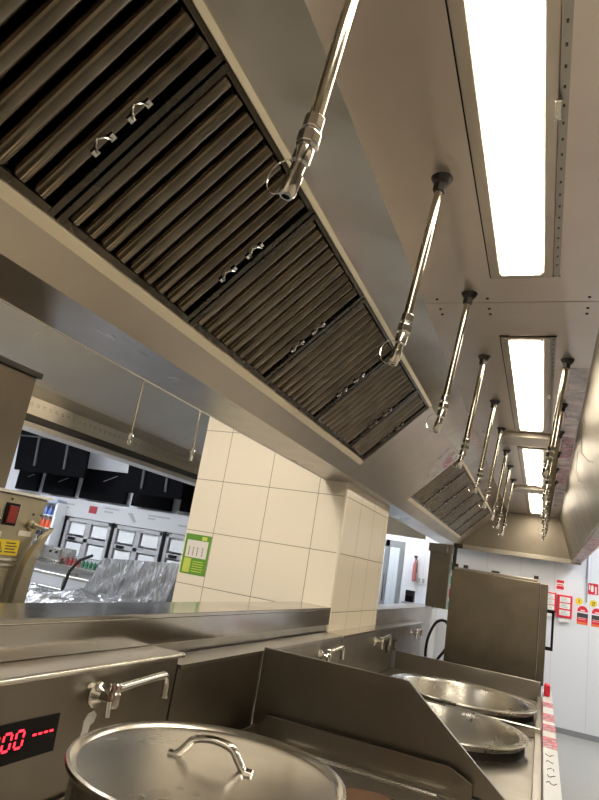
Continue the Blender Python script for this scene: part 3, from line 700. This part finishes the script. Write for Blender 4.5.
# ------------------------------------------------------------------ room through the second opening
gp = thing('glass_partition', 'grey-framed glass door panel in the bright room beyond the tiled pillar', 'glass door', (-2.0, 8.2, 0))
MB().box(-2.30, -2.21, 8.2, 8.25, 0, 1.95).box(-1.99, -1.93, 8.2, 8.25, 0, 1.95).box(-1.79, -1.73, 8.2, 8.25, 0, 1.95).box(-2.21, -1.79, 8.2, 8.25, 1.86, 1.95).box(-2.21, -1.79, 8.2, 8.25, 0, .1).build('frame', M['bluegrey'], gp, bevel=.003)
MB().box(-2.21, -1.99, 8.22, 8.23, .1, 1.86).build('pane', M['glass'], gp)
MB().box(-1.93, -1.79, 8.22, 8.23, .1, 1.86).build('pane', M['glass'], gp)
MB().tube([(-1.96, 8.17, 1.15), (-1.96, 8.17, 1.5)], .012, 8).build('door_handle', M['chrome'], gp)
ex = thing('fire_extinguisher', 'small red extinguisher on the white wall in the far room', 'fire extinguisher', (-1.74, 8.66, 1.45))
MB().lathe([(0, 0), (.026, 0), (.03, .02), (.03, .22), (.02, .26), (.012, .28), (.012, .32), (0, .32)], (-1.66, 8.70, 1.46), n=20).build('cylinder', mat('faded_red', (.45, .16, .17), .4), ex, smooth=True)
MB().box(-1.68, -1.64, 8.68, 8.72, 1.78, 1.81).build('valve', M['darkmetal'], ex)
MB().tube([(-1.66, 8.67, 1.79), (-1.625, 8.67, 1.74), (-1.622, 8.67, 1.58)], .005, 8).build('hose', M['rubber'], ex, smooth=True)
sw = thing('light_switch', 'white double switch plate on the wall of the far room', 'switch', (-1.56, 8.74, 1.45))
MB().box(-1.62, -1.50, 8.738, 8.7495, 1.44, 1.54).build('plate', M['whiteplastic'], sw, bevel=.003)
for x in (-1.59, -1.535): MB().box(x-.018, x+.018, 8.734, 8.739, 1.46, 1.52).build('rocker', M['bluegrey'], sw)
bt = thing('counter_cabinet', 'white low cabinet in the far room carrying the black box', 'cabinet', (-1.85, 8.3, 0))
MB().box(-1.70, -1.30, 8.30, 8.7, .001, 1.17).build('body', M['white'], bt, bevel=.004)
MB().box(-1.71, -1.29, 8.28, 8.7, 1.17, 1.19).build('worktop', M['bluegrey'], bt)
bb = thing('black_box', 'small black box on the cabinet in the far room', 'box', (-1.72, 8.45, 1.19))
MB().box(-1.69, -1.58, 8.38, 8.5, 1.191, 1.34).build('case', M['black'], bb, bevel=.006)
MB().box(-1.68, -1.59, 8.375, 8.381, 1.27, 1.33).build('front_plate', M['darkmetal'], bb)

# ------------------------------------------------------------------ poster on the tiled pillar
YP = 3.68
o = thing('green_poster', 'small green poster with white chart and lime block on the tiled pillar', 'poster', (-2.19, YP-.003, 1.28))
def P2(nm, mt, x0, x1, z0, z1, t): return MB().box(x0, x1, YP-t, YP-.0005 if t < .003 else YP-t+.0012, z0, z1).build(nm, M[mt], o)
P2('sheet', 'green', -2.288, -2.088, 1.285, 1.55, .002)
P2('title_strip', 'limegreen', -2.16, -2.12, 1.515, 1.54, .0035)
P2('white_chart', 'paper', -2.27, -2.105, 1.395, 1.51, .0035)
P2('lime_block', 'limegreen', -2.27, -2.215, 1.295, 1.388, .0035)
mb = MB()
for i, x in enumerate((-2.245, -2.212, -2.18, -2.14)):
    for j in range(5): mb.box(x-.003, x+.004, YP-.0047, YP-.0035, 1.41+j*.012, 1.417+j*.012)
mb.build('chart_print', M['ink'], o)
mb = MB()
for j in range(5): mb.box(-2.20, -2.12+.006*(j % 2), YP-.0032, YP-.0018, 1.305+j*.016, 1.310+j*.016)
mb.build('caption_print', M['limegreen'], o)

# ------------------------------------------------------------------ left cabinets behind the pass ledge
cb = thing('holding_cabinet', 'tall steel cabinet end with dark top edge at left edge of the picture', 'cabinet', (-2.2, 1.2, 1.57))
MB().box(-2.5, -1.9, .3, 1.72, 1.578, 2.02).build('body', M['oven'], cb, bevel=.003)
MB().box(-2.52, -1.885, .28, 1.735, 2.02, 2.045).build('top_edge', M['darkmetal'], cb, bevel=.003)
cm_ = thing('control_cabinet', 'beige steel control cabinet with red switch and yellow warning label', 'control box', (-2.2, 1.4, 0))
MB().prism([(.3, .0), (1.86, .0), (1.90, 1.17), (1.96, 1.565), (.3, 1.565)], 'x', -2.5, -1.91).build('body', M['beige'], cm_, bevel=.004)
MB().box(-2.5, -1.895, .3, 1.965, 1.566, 1.577).build('top_plate', M['bright'], cm_)
MB().box(-1.909, -1.896, 1.765, 1.808, 1.455, 1.52).build('rocker_switch', M['darkred'], cm_, bevel=.003)
MB().box(-1.91, -1.904, 1.755, 1.818, 1.445, 1.53).build('switch_bezel', M['black'], cm_)
MB().lathe([(0, 0), (.022, 0), (.02, .012), (.01, .014), (.01, .04), (0, .04)], (-1.909, 1.90, 1.455), (1, 0, 0), 20).tube([(-1.872, 1.875, 1.462), (-1.868, 1.93, 1.452)], .007, 8).build('turn_lever', M['beige'], cm_, smooth=True)
MB().box(-1.91, -1.905, 1.70, 1.765, 1.398, 1.42).build('label_plate', M['paper'], cm_)
MB().box(-1.91, -1.905, 1.845, 1.91, 1.412, 1.432).build('label_plate', M['paper'], cm_)
wl = MB().box(-1.91, -1.9045, 1.735, 1.865, 1.335, 1.392).build('warning_label', M['yellow'], cm_)
MB().prism([(1.750, 1.344), (1.790, 1.344), (1.770, 1.383)], 'x', -1.9045, -1.9035).build('warning_triangle', M['ink'], wl)
MB().prism([(1.757, 1.348), (1.783, 1.348), (1.770, 1.374)], 'x', -1.9035, -1.9028).build('triangle_field', M['yellow'], wl)
mb = MB()
for j in range(4): mb.box(-1.9045, -1.9035, 1.80, 1.855-.008*(j % 2), 1.345+j*.011, 1.349+j*.011)
mb.box(-1.9028, -1.902, 1.7685, 1.7715, 1.355, 1.368); mb.build('label_print', M['ink'], wl)
mb = MB()
for z in (1.315, 1.295): mb.box(-1.91, -1.899, 1.3, 1.87, z, z+.008)
mb.build('louvre', M['bright'], cm_)
MB().box(-1.91, -1.902, 1.3, 1.84, 1.18, 1.285).build('lower_door', M['beige'], cm_, bevel=.003)
MB().box(-1.902, -1.897, 1.60, 1.80, 1.205, 1.222).build('blue_tape', M['blue'], cm_)
mb = MB()
for y, z in ((1.775, 1.545), (1.90, 1.50), (1.745, 1.46), (1.94, 1.50)): mb.lathe([(0, 0), (.005, 0), (.004, .003), (0, .003)], (-1.909, y, z), (1, 0, 0), 10)
mb.build('screws', M['darkmetal'], cm_)
# curved steel guard curling down from the lever
pts = [(1.975, 1.45), (1.935, 1.42), (1.90, 1.37), (1.875, 1.30), (1.865, 1.22), (1.86, 1.10)]
mb = MB(); n = len(pts)
vs = []
for (y, z), t in zip(pts, (.0, .022, .034, .045, .055, .06)):
    vs += [(-1.885, y, z), (-1.885, y+t+.006, z+.01), (-1.86, y+t+.006, z+.01), (-1.86, y, z)]
fs = [(i*4+k_, i*4+(k_+1) % 4, (i+1)*4+(k_+1) % 4, (i+1)*4+k_) for i in range(n-1) for k_ in range(4)]+[(0, 1, 2, 3), ((n-1)*4, (n-1)*4+1, (n-1)*4+2, (n-1)*4+3)]
mb.add(vs, fs)
tag(mb.build('curved_guard', M['beige'], smooth=True), 'narrow curved steel guard sweeping down in front of the beige control cabinet', 'guard')

# ------------------------------------------------------------------ front of house
def monitor(x0, x1, z0, z1, y, tilt, label, grp, bars=False):
    t = thing('menu_monitor', label, 'screen', ((x0+x1)/2, y, z0), grp)
    w = x1-x0; h = z1-z0; c = V(((x0+x1)/2, y, (z0+z1)/2))
    v = V((0, -math.sin(tilt), math.cos(tilt))); nn = V((0, math.cos(tilt), math.sin(tilt))); u = V((1, 0, 0))
    MB().obox(c, u, v, nn, w, h, .05).build('housing', M['blackscreen'], t, bevel=.008)
    if bars:
        for s in (-.2, .22):
            MB().obox(c+u*w*s-nn*.035, u, v, nn, .035, h*.72, .02).build('mounting_bar', M['dimbar'], t)
        MB().obox(c+v*h*.30-nn*.05, u, v, nn, w*1.05, .02, .02).build('cross_rail', M['dimbar'], t)
        MB().tube([c+v*h*.3-nn*.03, c+v*h*.3+V((0, 0, 3.0-(c+v*h*.3).z))-nn*.03], .015, 8).build('ceiling_pole', M['darkmetal'], t)
    else:
        MB().obox(c-nn*.0265, u, v, nn, w*.95, h*.9, .003).build('screen', M['blackscreen'], t)
        MB().obox(c-nn*.029+u*w*.1+v*h*.25, (1, 0, .45), (-.45, 0, 1), nn, w*.3, .006, .001).build('scratch', M['greyprint'], t)
G1 = 'wall screens in a row above the drinks displays'
monitor(-7.58, -7.13, 1.84, 2.14, 7.05, 0, 'dark wall screen at the far left end of the row, half hidden by the cabinet', G1)
monitor(-7.03, -6.42, 1.84, 2.14, 7.05, 0, 'dark wall screen below the large hanging monitor', G1)
monitor(-6.31, -5.48, 1.84, 2.28, 7.05, 0, 'dark wall screen in the middle of the row, under the white gap', G1)
monitor(-5.37, -4.71, 1.84, 2.30, 7.05, 0, 'dark wall screen below the right hanging monitor', G1)
monitor(-4.57, -3.9, 1.86, 2.32, 7.05, 0, 'dark wall screen at the right end of the row beside the tiled pillar', G1)
monitor(-7.36, -6.02, 2.10, 2.74, 6.7, .12, 'large black monitor hanging on two bars at left', 'hanging monitors', True)
monitor(-5.27, -4.36, 1.99, 2.50, 6.7, .12, 'black monitor hanging on two bars beside the tiled pillar', 'hanging monitors', True)
# white bulkhead
mn = thing('menu_band', 'pale grey printed sign band under the dark wall screens', 'sign', (-6, 7, 1.56))
MB().box(-6.95, -3.2, 6.98, 7.14, 1.56, 1.81).build('board', mat('pale_grey_board', (.55, .55, .57), .4), mn, bevel=.004)
MB().box(-6.02, -5.88, 6.976, 6.981, 1.65, 1.75).build('red_square', mat('brick_print', (.35, .04, .05), .5), mn)
mb = MB()
for x, z, w in ((-6.6, 1.72, .3), (-6.6, 1.67, .22), (-5.75, 1.74, .25), (-5.75, 1.69, .15), (-5.0, 1.73, .35), (-5.0, 1.69, .12), (-4.5, 1.66, .25), (-4.1, 1.70, .3)):
    MB().box(x, x+w, 6.977, 6.981, z, z+.022).build('print_line', M['greyprint'], mn)
mb = MB().prism([(-5.35, 1.73), (-5.27, 1.74), (-5.18, 1.63), (-5.22, 1.61)], 'y', 6.977, 6.981).build('arrow_mark', M['greyprint'], mn)
def display(x0, x1, z0, z1, label):
    t = thing('glass_display', label, 'display cabinet', ((x0+x1)/2, 7.0, .9), 'glass display cabinets')
    fr = MB(); w = .05
    fr.box(x0, x1, 6.99, 7.13, z0, z0+w).box(x0, x1, 6.99, 7.13, z1-w, z1).box(x0, x0+w, 6.99, 7.13, z0, z1).box(x1-w, x1, 6.99, 7.13, z0, z1).box((x0+x1)/2-.04, (x0+x1)/2+.04, 7.0, 7.13, z0, z1)
    fr.box(x0, x1, 7.0, 7.13, (z0+z1)/2-.03, (z0+z1)/2+.03)
    fr.build('frame', mat('grey_frame', (.5, .5, .52), .4, .3), t, bevel=.004)
    MB().box(x0-.035, x0, 6.98, 7.13, z0-.05, z1+.02).build('dark_post', M['black'], t)
    for i in range(2):
        for j in range(2):
            a = x0+w+.02+i*((x1-x0)/2-.0); b_ = a+(x1-x0)/2-.14
            c = z0+w+.01+j*((z1-z0)/2-.0); d = c+(z1-z0)/2-.11
            MB().box(a, b_, 7.02, 7.06, c, d).build('white_panel', M['film_white'], t, bevel=.003)
    MB().box(x0+.1, x0+.22, 6.98, 7.0, (z0+z1)/2-.02, (z0+z1)/2+.02).build('handle', M['black'], t)
display(-6.38, -5.58, .98, 1.55, 'glass display cabinet left, beside the drinks shelves')
display(-5.52, -4.72, .98, 1.55, 'glass display cabinet behind the plastic-wrapped box')
display(-4.66, -3.9, .98, 1.55, 'glass display cabinet cut by the left edge of tiled pillar')
# drinks shelves with bottles
ds_ = thing('drinks_shelves', 'open drinks shelves with coloured bottles beside the beige cabinet', 'shelf', (-6.75, 7, .9))
MB().box(-7.1, -7.07, 6.8, 7.13, .95, 1.72).box(-6.47, -6.43, 6.8, 7.13, .95, 1.72).box(-7.1, -6.43, 7.10, 7.13, .95, 1.72).build('carcass', M['white'], ds_)
for z in (.98, 1.16, 1.34, 1.52): MB().box(-7.07, -6.47, 6.8, 7.1, z, z+.014).build('shelf', M['whiteplastic'], ds_)
MB().box(-7.08, -6.45, 6.79, 7.1, 1.70, 1.76).build('header', M['bluegrey'], ds_)
def bottle(x, y, z, mt, label, grp, h=.14, r=.028, proto=None):
    t = thing('bottle', label, 'bottle', (x, y, z), grp)
    MB().lathe([(0, 0), (r, 0), (r, h*.6), (r*.4, h*.8), (r*.4, h*.9), (0, h*.9)], (x, y, z+.001), n=12).build('bottle_body', mt, t, smooth=True)
    MB().lathe([(r*.45, 0), (r*.45, h*.1), (0, h*.1)], (x, y, z+h*.88), n=10).build('cap', M['whiteplastic'] if grp.startswith('dr') else mt, t, smooth=True)
    return t
btl = {}
for z, mt, cn in ((1.534, mat('blue_bottle', (.12, .2, .5), .3), 'blue'), (1.354, mat('orange_bottle', (.75, .12, .04), .3), 'orange-red'), (1.174, mat('cola_bottle', (.04, .03, .04), .2), 'dark')):
    first = None
    for i in range(7):
        l = '%s bottle on the drinks shelves' % cn; x = -7.01+i*.083
        if first is None: first = bottle(x, 6.86, z, mt, l, 'drinks bottles, %s row' % cn)
        else: dup(first, (x, 6.86, z), l)
# front of house counter
fc = thing('service_counter', 'steel service counter with round rails left of wrapped box', 'counter', (-5, 6, 0))
MB().box(-7.2, -3.2, 6.1, 6.9, 0, .92).build('body', mat('counter_front', (.6, .6, .62), .4), fc)
MB().box(-7.25, -3.2, 6.05, 6.93, .92, .96).build('worktop', M['kettle'], fc, bevel=.004)
MB().tube([(-6.6, 5.9, .86), (-4.6, 5.9, .86)], .022, 12).build('rail', M['kettle'], fc, smooth=True)
MB().tube([(-6.6, 5.9, .70), (-4.6, 5.9, .70)], .022, 12).build('rail', M['kettle'], fc, smooth=True)
for x in (-6.2, -5.2): MB().tube([(x, 5.9, .60), (x, 5.9, .88), (x, 6.1, .88)], .018, 10).build('rail_bracket', M['kettle'], fc, smooth=True)
fb = None
for i in range(9):
    red = i < 4; x = -5.75+i*.065
    if i in (0, 4): fb = bottle(x, 6.5, .96, mat('dull_red', (.3, .04, .04), .4) if red else mat('dull_green', (.03, .16, .08), .4), ('red' if red else 'green')+' squeeze bottle on the service counter', ('red' if red else 'green')+' squeeze bottles on the counter', .085, .022)
    else: dup(fb, (x, 6.5, .96), ('red' if red else 'green')+' squeeze bottle on the service counter')
# coffee grinder like machine with round head and stem
gm = thing('dispenser_machine', 'grey dispenser with round head on a stem by the drinks shelves', 'dispenser', (-6.0, 6.3, .96))
MB().box(-6.35, -5.80, 6.4, 6.7, .961, 1.14).build('housing', M['kettle'], gm, bevel=.02)
MB().lathe([(0, 0), (.05, 0), (.05, .02), (.02, .03), (.02, .22), (.09, .24), (.10, .30), (0, .30)], (-6.25, 6.25, .961), n=20).build('head_and_stem', M['steel'], gm, smooth=True)
for x in (-5.98, -5.88): MB().lathe([(0, 0), (.015, 0), (.015, .01), (0, .01)], (x, 6.39, 1.08), (0, 1, 0), 12).build('knob', M['black'], gm)

# plastic wrapped equipment
wr = thing('wrapped_machine', 'boxy machine wrapped in clear crinkled plastic behind the pass', 'wrapped machine', (-3.6, 5.0, .9))
import bmesh
def crinkle(nm, corners, nu, nv, amp, seed, parent, mt, depth):
    """closed lump: front grid from four corners, wrinkled, with thickness going back"""
    rnd = random.Random(seed); a, b_, c, d = [V(p) for p in corners]; vs = []; ph = [rnd.uniform(0, 6) for _ in range(8)]
    for j in range(nv+1):
        for i in range(nu+1):
            u, v = i/nu, j/nv; p = a.lerp(b_, u).lerp(d.lerp(c, u), v)
            w = math.sin(u*41+ph[0]+2*math.sin(v*3+ph[1]))*.5+math.sin(u*67+v*9+ph[2])*.35+math.sin(u*19-v*14+ph[3])*.4+rnd.uniform(-.35, .35)
            e = min(1, 6*min(u, 1-u)+.2)*(.3+.7*(1-v))
            vs.append(p+V((0, -1, .15))*amp*w*e)
    n = len(vs)
    fs = [(j*(nu+1)+i, j*(nu+1)+i+1, (j+1)*(nu+1)+i+1, (j+1)*(nu+1)+i) for j in range(nv) for i in range(nu)]
    ba = [V(p)+V((0, depth, 0)) for p in corners]
    vs += ba; tl, tr = nv*(nu+1), nv*(nu+1)+nu
    fs += [(n, n+1, n+2, n+3), tuple([0, n]+[n+3, tl]+[j*(nu+1) for j in range(nv-1, 0, -1)]), tuple([nu, n+1, n+2, tr]+[j*(nu+1)+nu for j in range(nv-1, 0, -1)]),
           tuple([n+3, n+2]+[tl+i for i in range(nu, -1, -1)]), tuple([n, n+1]+[i for i in range(nu, -1, -1)])]
    return MB().add(vs, fs).build(nm, mt, parent, smooth=True)
crinkle('plastic_wrap', [(-4.16, 4.9, .70), (-3.20, 4.9, .70), (-3.12, 5.05, 1.285), (-4.03, 5.05, 1.20)], 70, 26, .022, 3, wr, M['wrap'], .5)
MB().tube([(-4.30, 4.88, .80), (-4.26, 4.88, 1.03), (-4.17, 4.88, 1.15), (-4.05, 4.9, 1.21)], .015, 10).build('side_edge', M['rubber'], wr, smooth=True)
MB().box(-4.1, -3.25, 5.1, 5.35, .0, .69).build('cabinet_base', M['steel_v'], wr)
# film spread over the near service shelf
wf = thing('film_covered_shelf', 'low shelf covered with crumpled clear film just behind the pass ledge', 'shelf', (-2.6, 3.4, .9))
MB().box(-3.6, -2.36, 2.3, 4.4, .90, .94).build('shelf_board', M['steel'], wf)
for x in (-3.55, -2.42):
    for y in (2.35, 4.33): MB().box(x-.02, x+.02, y-.02, y+.02, 0, .90).build('leg', M['steel'], wf)
rnd = random.Random(5); vs = []; nu, nv = 46, 60
for j in range(nv+1):
    for i in range(nu+1):
        u, v = i/nu, j/nv
        e = min(1, 8*min(u, 1-u), 8*min(v, 1-v))
        vs.append((-3.58+1.2*u, 2.32+2.06*v, 0.943+e*(.035+.022*math.sin(u*23+3*math.sin(v*9))+.02*math.sin(v*31+u*12)+rnd.uniform(-.01, .01))))
fs = [(j*(nu+1)+i, j*(nu+1)+i+1, (j+1)*(nu+1)+i+1, (j+1)*(nu+1)+i) for j in range(nv) for i in range(nu)]
MB().add(vs, fs).build('crumpled_film', M['wrap'], wf, smooth=True)

# ------------------------------------------------------------------ room lights: unseen ceiling panels, added to light the scene
def unseen_panel(x, y, w, l, mt, label):
    t = thing('unseen_ceiling_light', label, 'light fixture', (x, y, 2.96), 'unseen ceiling panel lights')
    MB().box(x-w/2-.02, x+w/2+.02, y-l/2-.02, y+l/2+.02, 2.97, 2.999).build('frame', M['whiteplastic'], t)
    MB().box(x-w/2, x+w/2, y-l/2, y+l/2, 2.96, 2.972).build('diffuser', mt, t)
    return t
unseen_panel(1.45, 7.4, .6, 1.2, M['fill_cool'], 'unseen ceiling panel light over the aisle near the back wall')
unseen_panel(1.45, 4.4, .6, 1.2, M['fill_warm'], 'unseen ceiling panel light over the middle of the aisle')
unseen_panel(1.45, 1.0, .6, 1.2, M['fill_warm'], 'unseen ceiling panel light over the aisle beside the camera')
unseen_panel(-.5, -2.1, 1.2, .6, M['fill_warm'], 'unseen ceiling panel light added behind the camera')  # added for light on the faces turned towards the camera
unseen_panel(-1.95, 1.9, .6, 1.2, M['fill_gap'], 'unseen ceiling panel light added over the gap between both hoods')  # added to brighten the tiled pillar and ledge, hidden by the hood
unseen_panel(-5.4, 5.2, 1.2, .6, M['fill_cool'], 'unseen ceiling panel light over the service counter')
unseen_panel(-4.2, 3.4, 1.2, .6, M['fill_cool'], 'unseen ceiling panel light before the service counter')
unseen_panel(-7.2, 5.2, 1.2, .6, M['fill_cool'], 'unseen ceiling panel light over the left end of the service counter')
unseen_panel(-2.2, 8.15, 1.0, .6, M['fill_cool'], 'unseen ceiling panel light added in the room beyond the pillar')  # added to brighten the far room, hidden behind the soffit

w = bpy.data.worlds.new('world'); bpy.context.scene.world = w; w.use_nodes = True
w.node_tree.nodes['Background'].inputs[0].default_value = (.5, .5, .5, 1); w.node_tree.nodes['Background'].inputs[1].default_value = .05
vs_ = bpy.context.scene.view_settings
vs_.view_transform = 'Standard'; vs_.look = 'None'; vs_.gamma = 1; vs_.exposure = .6
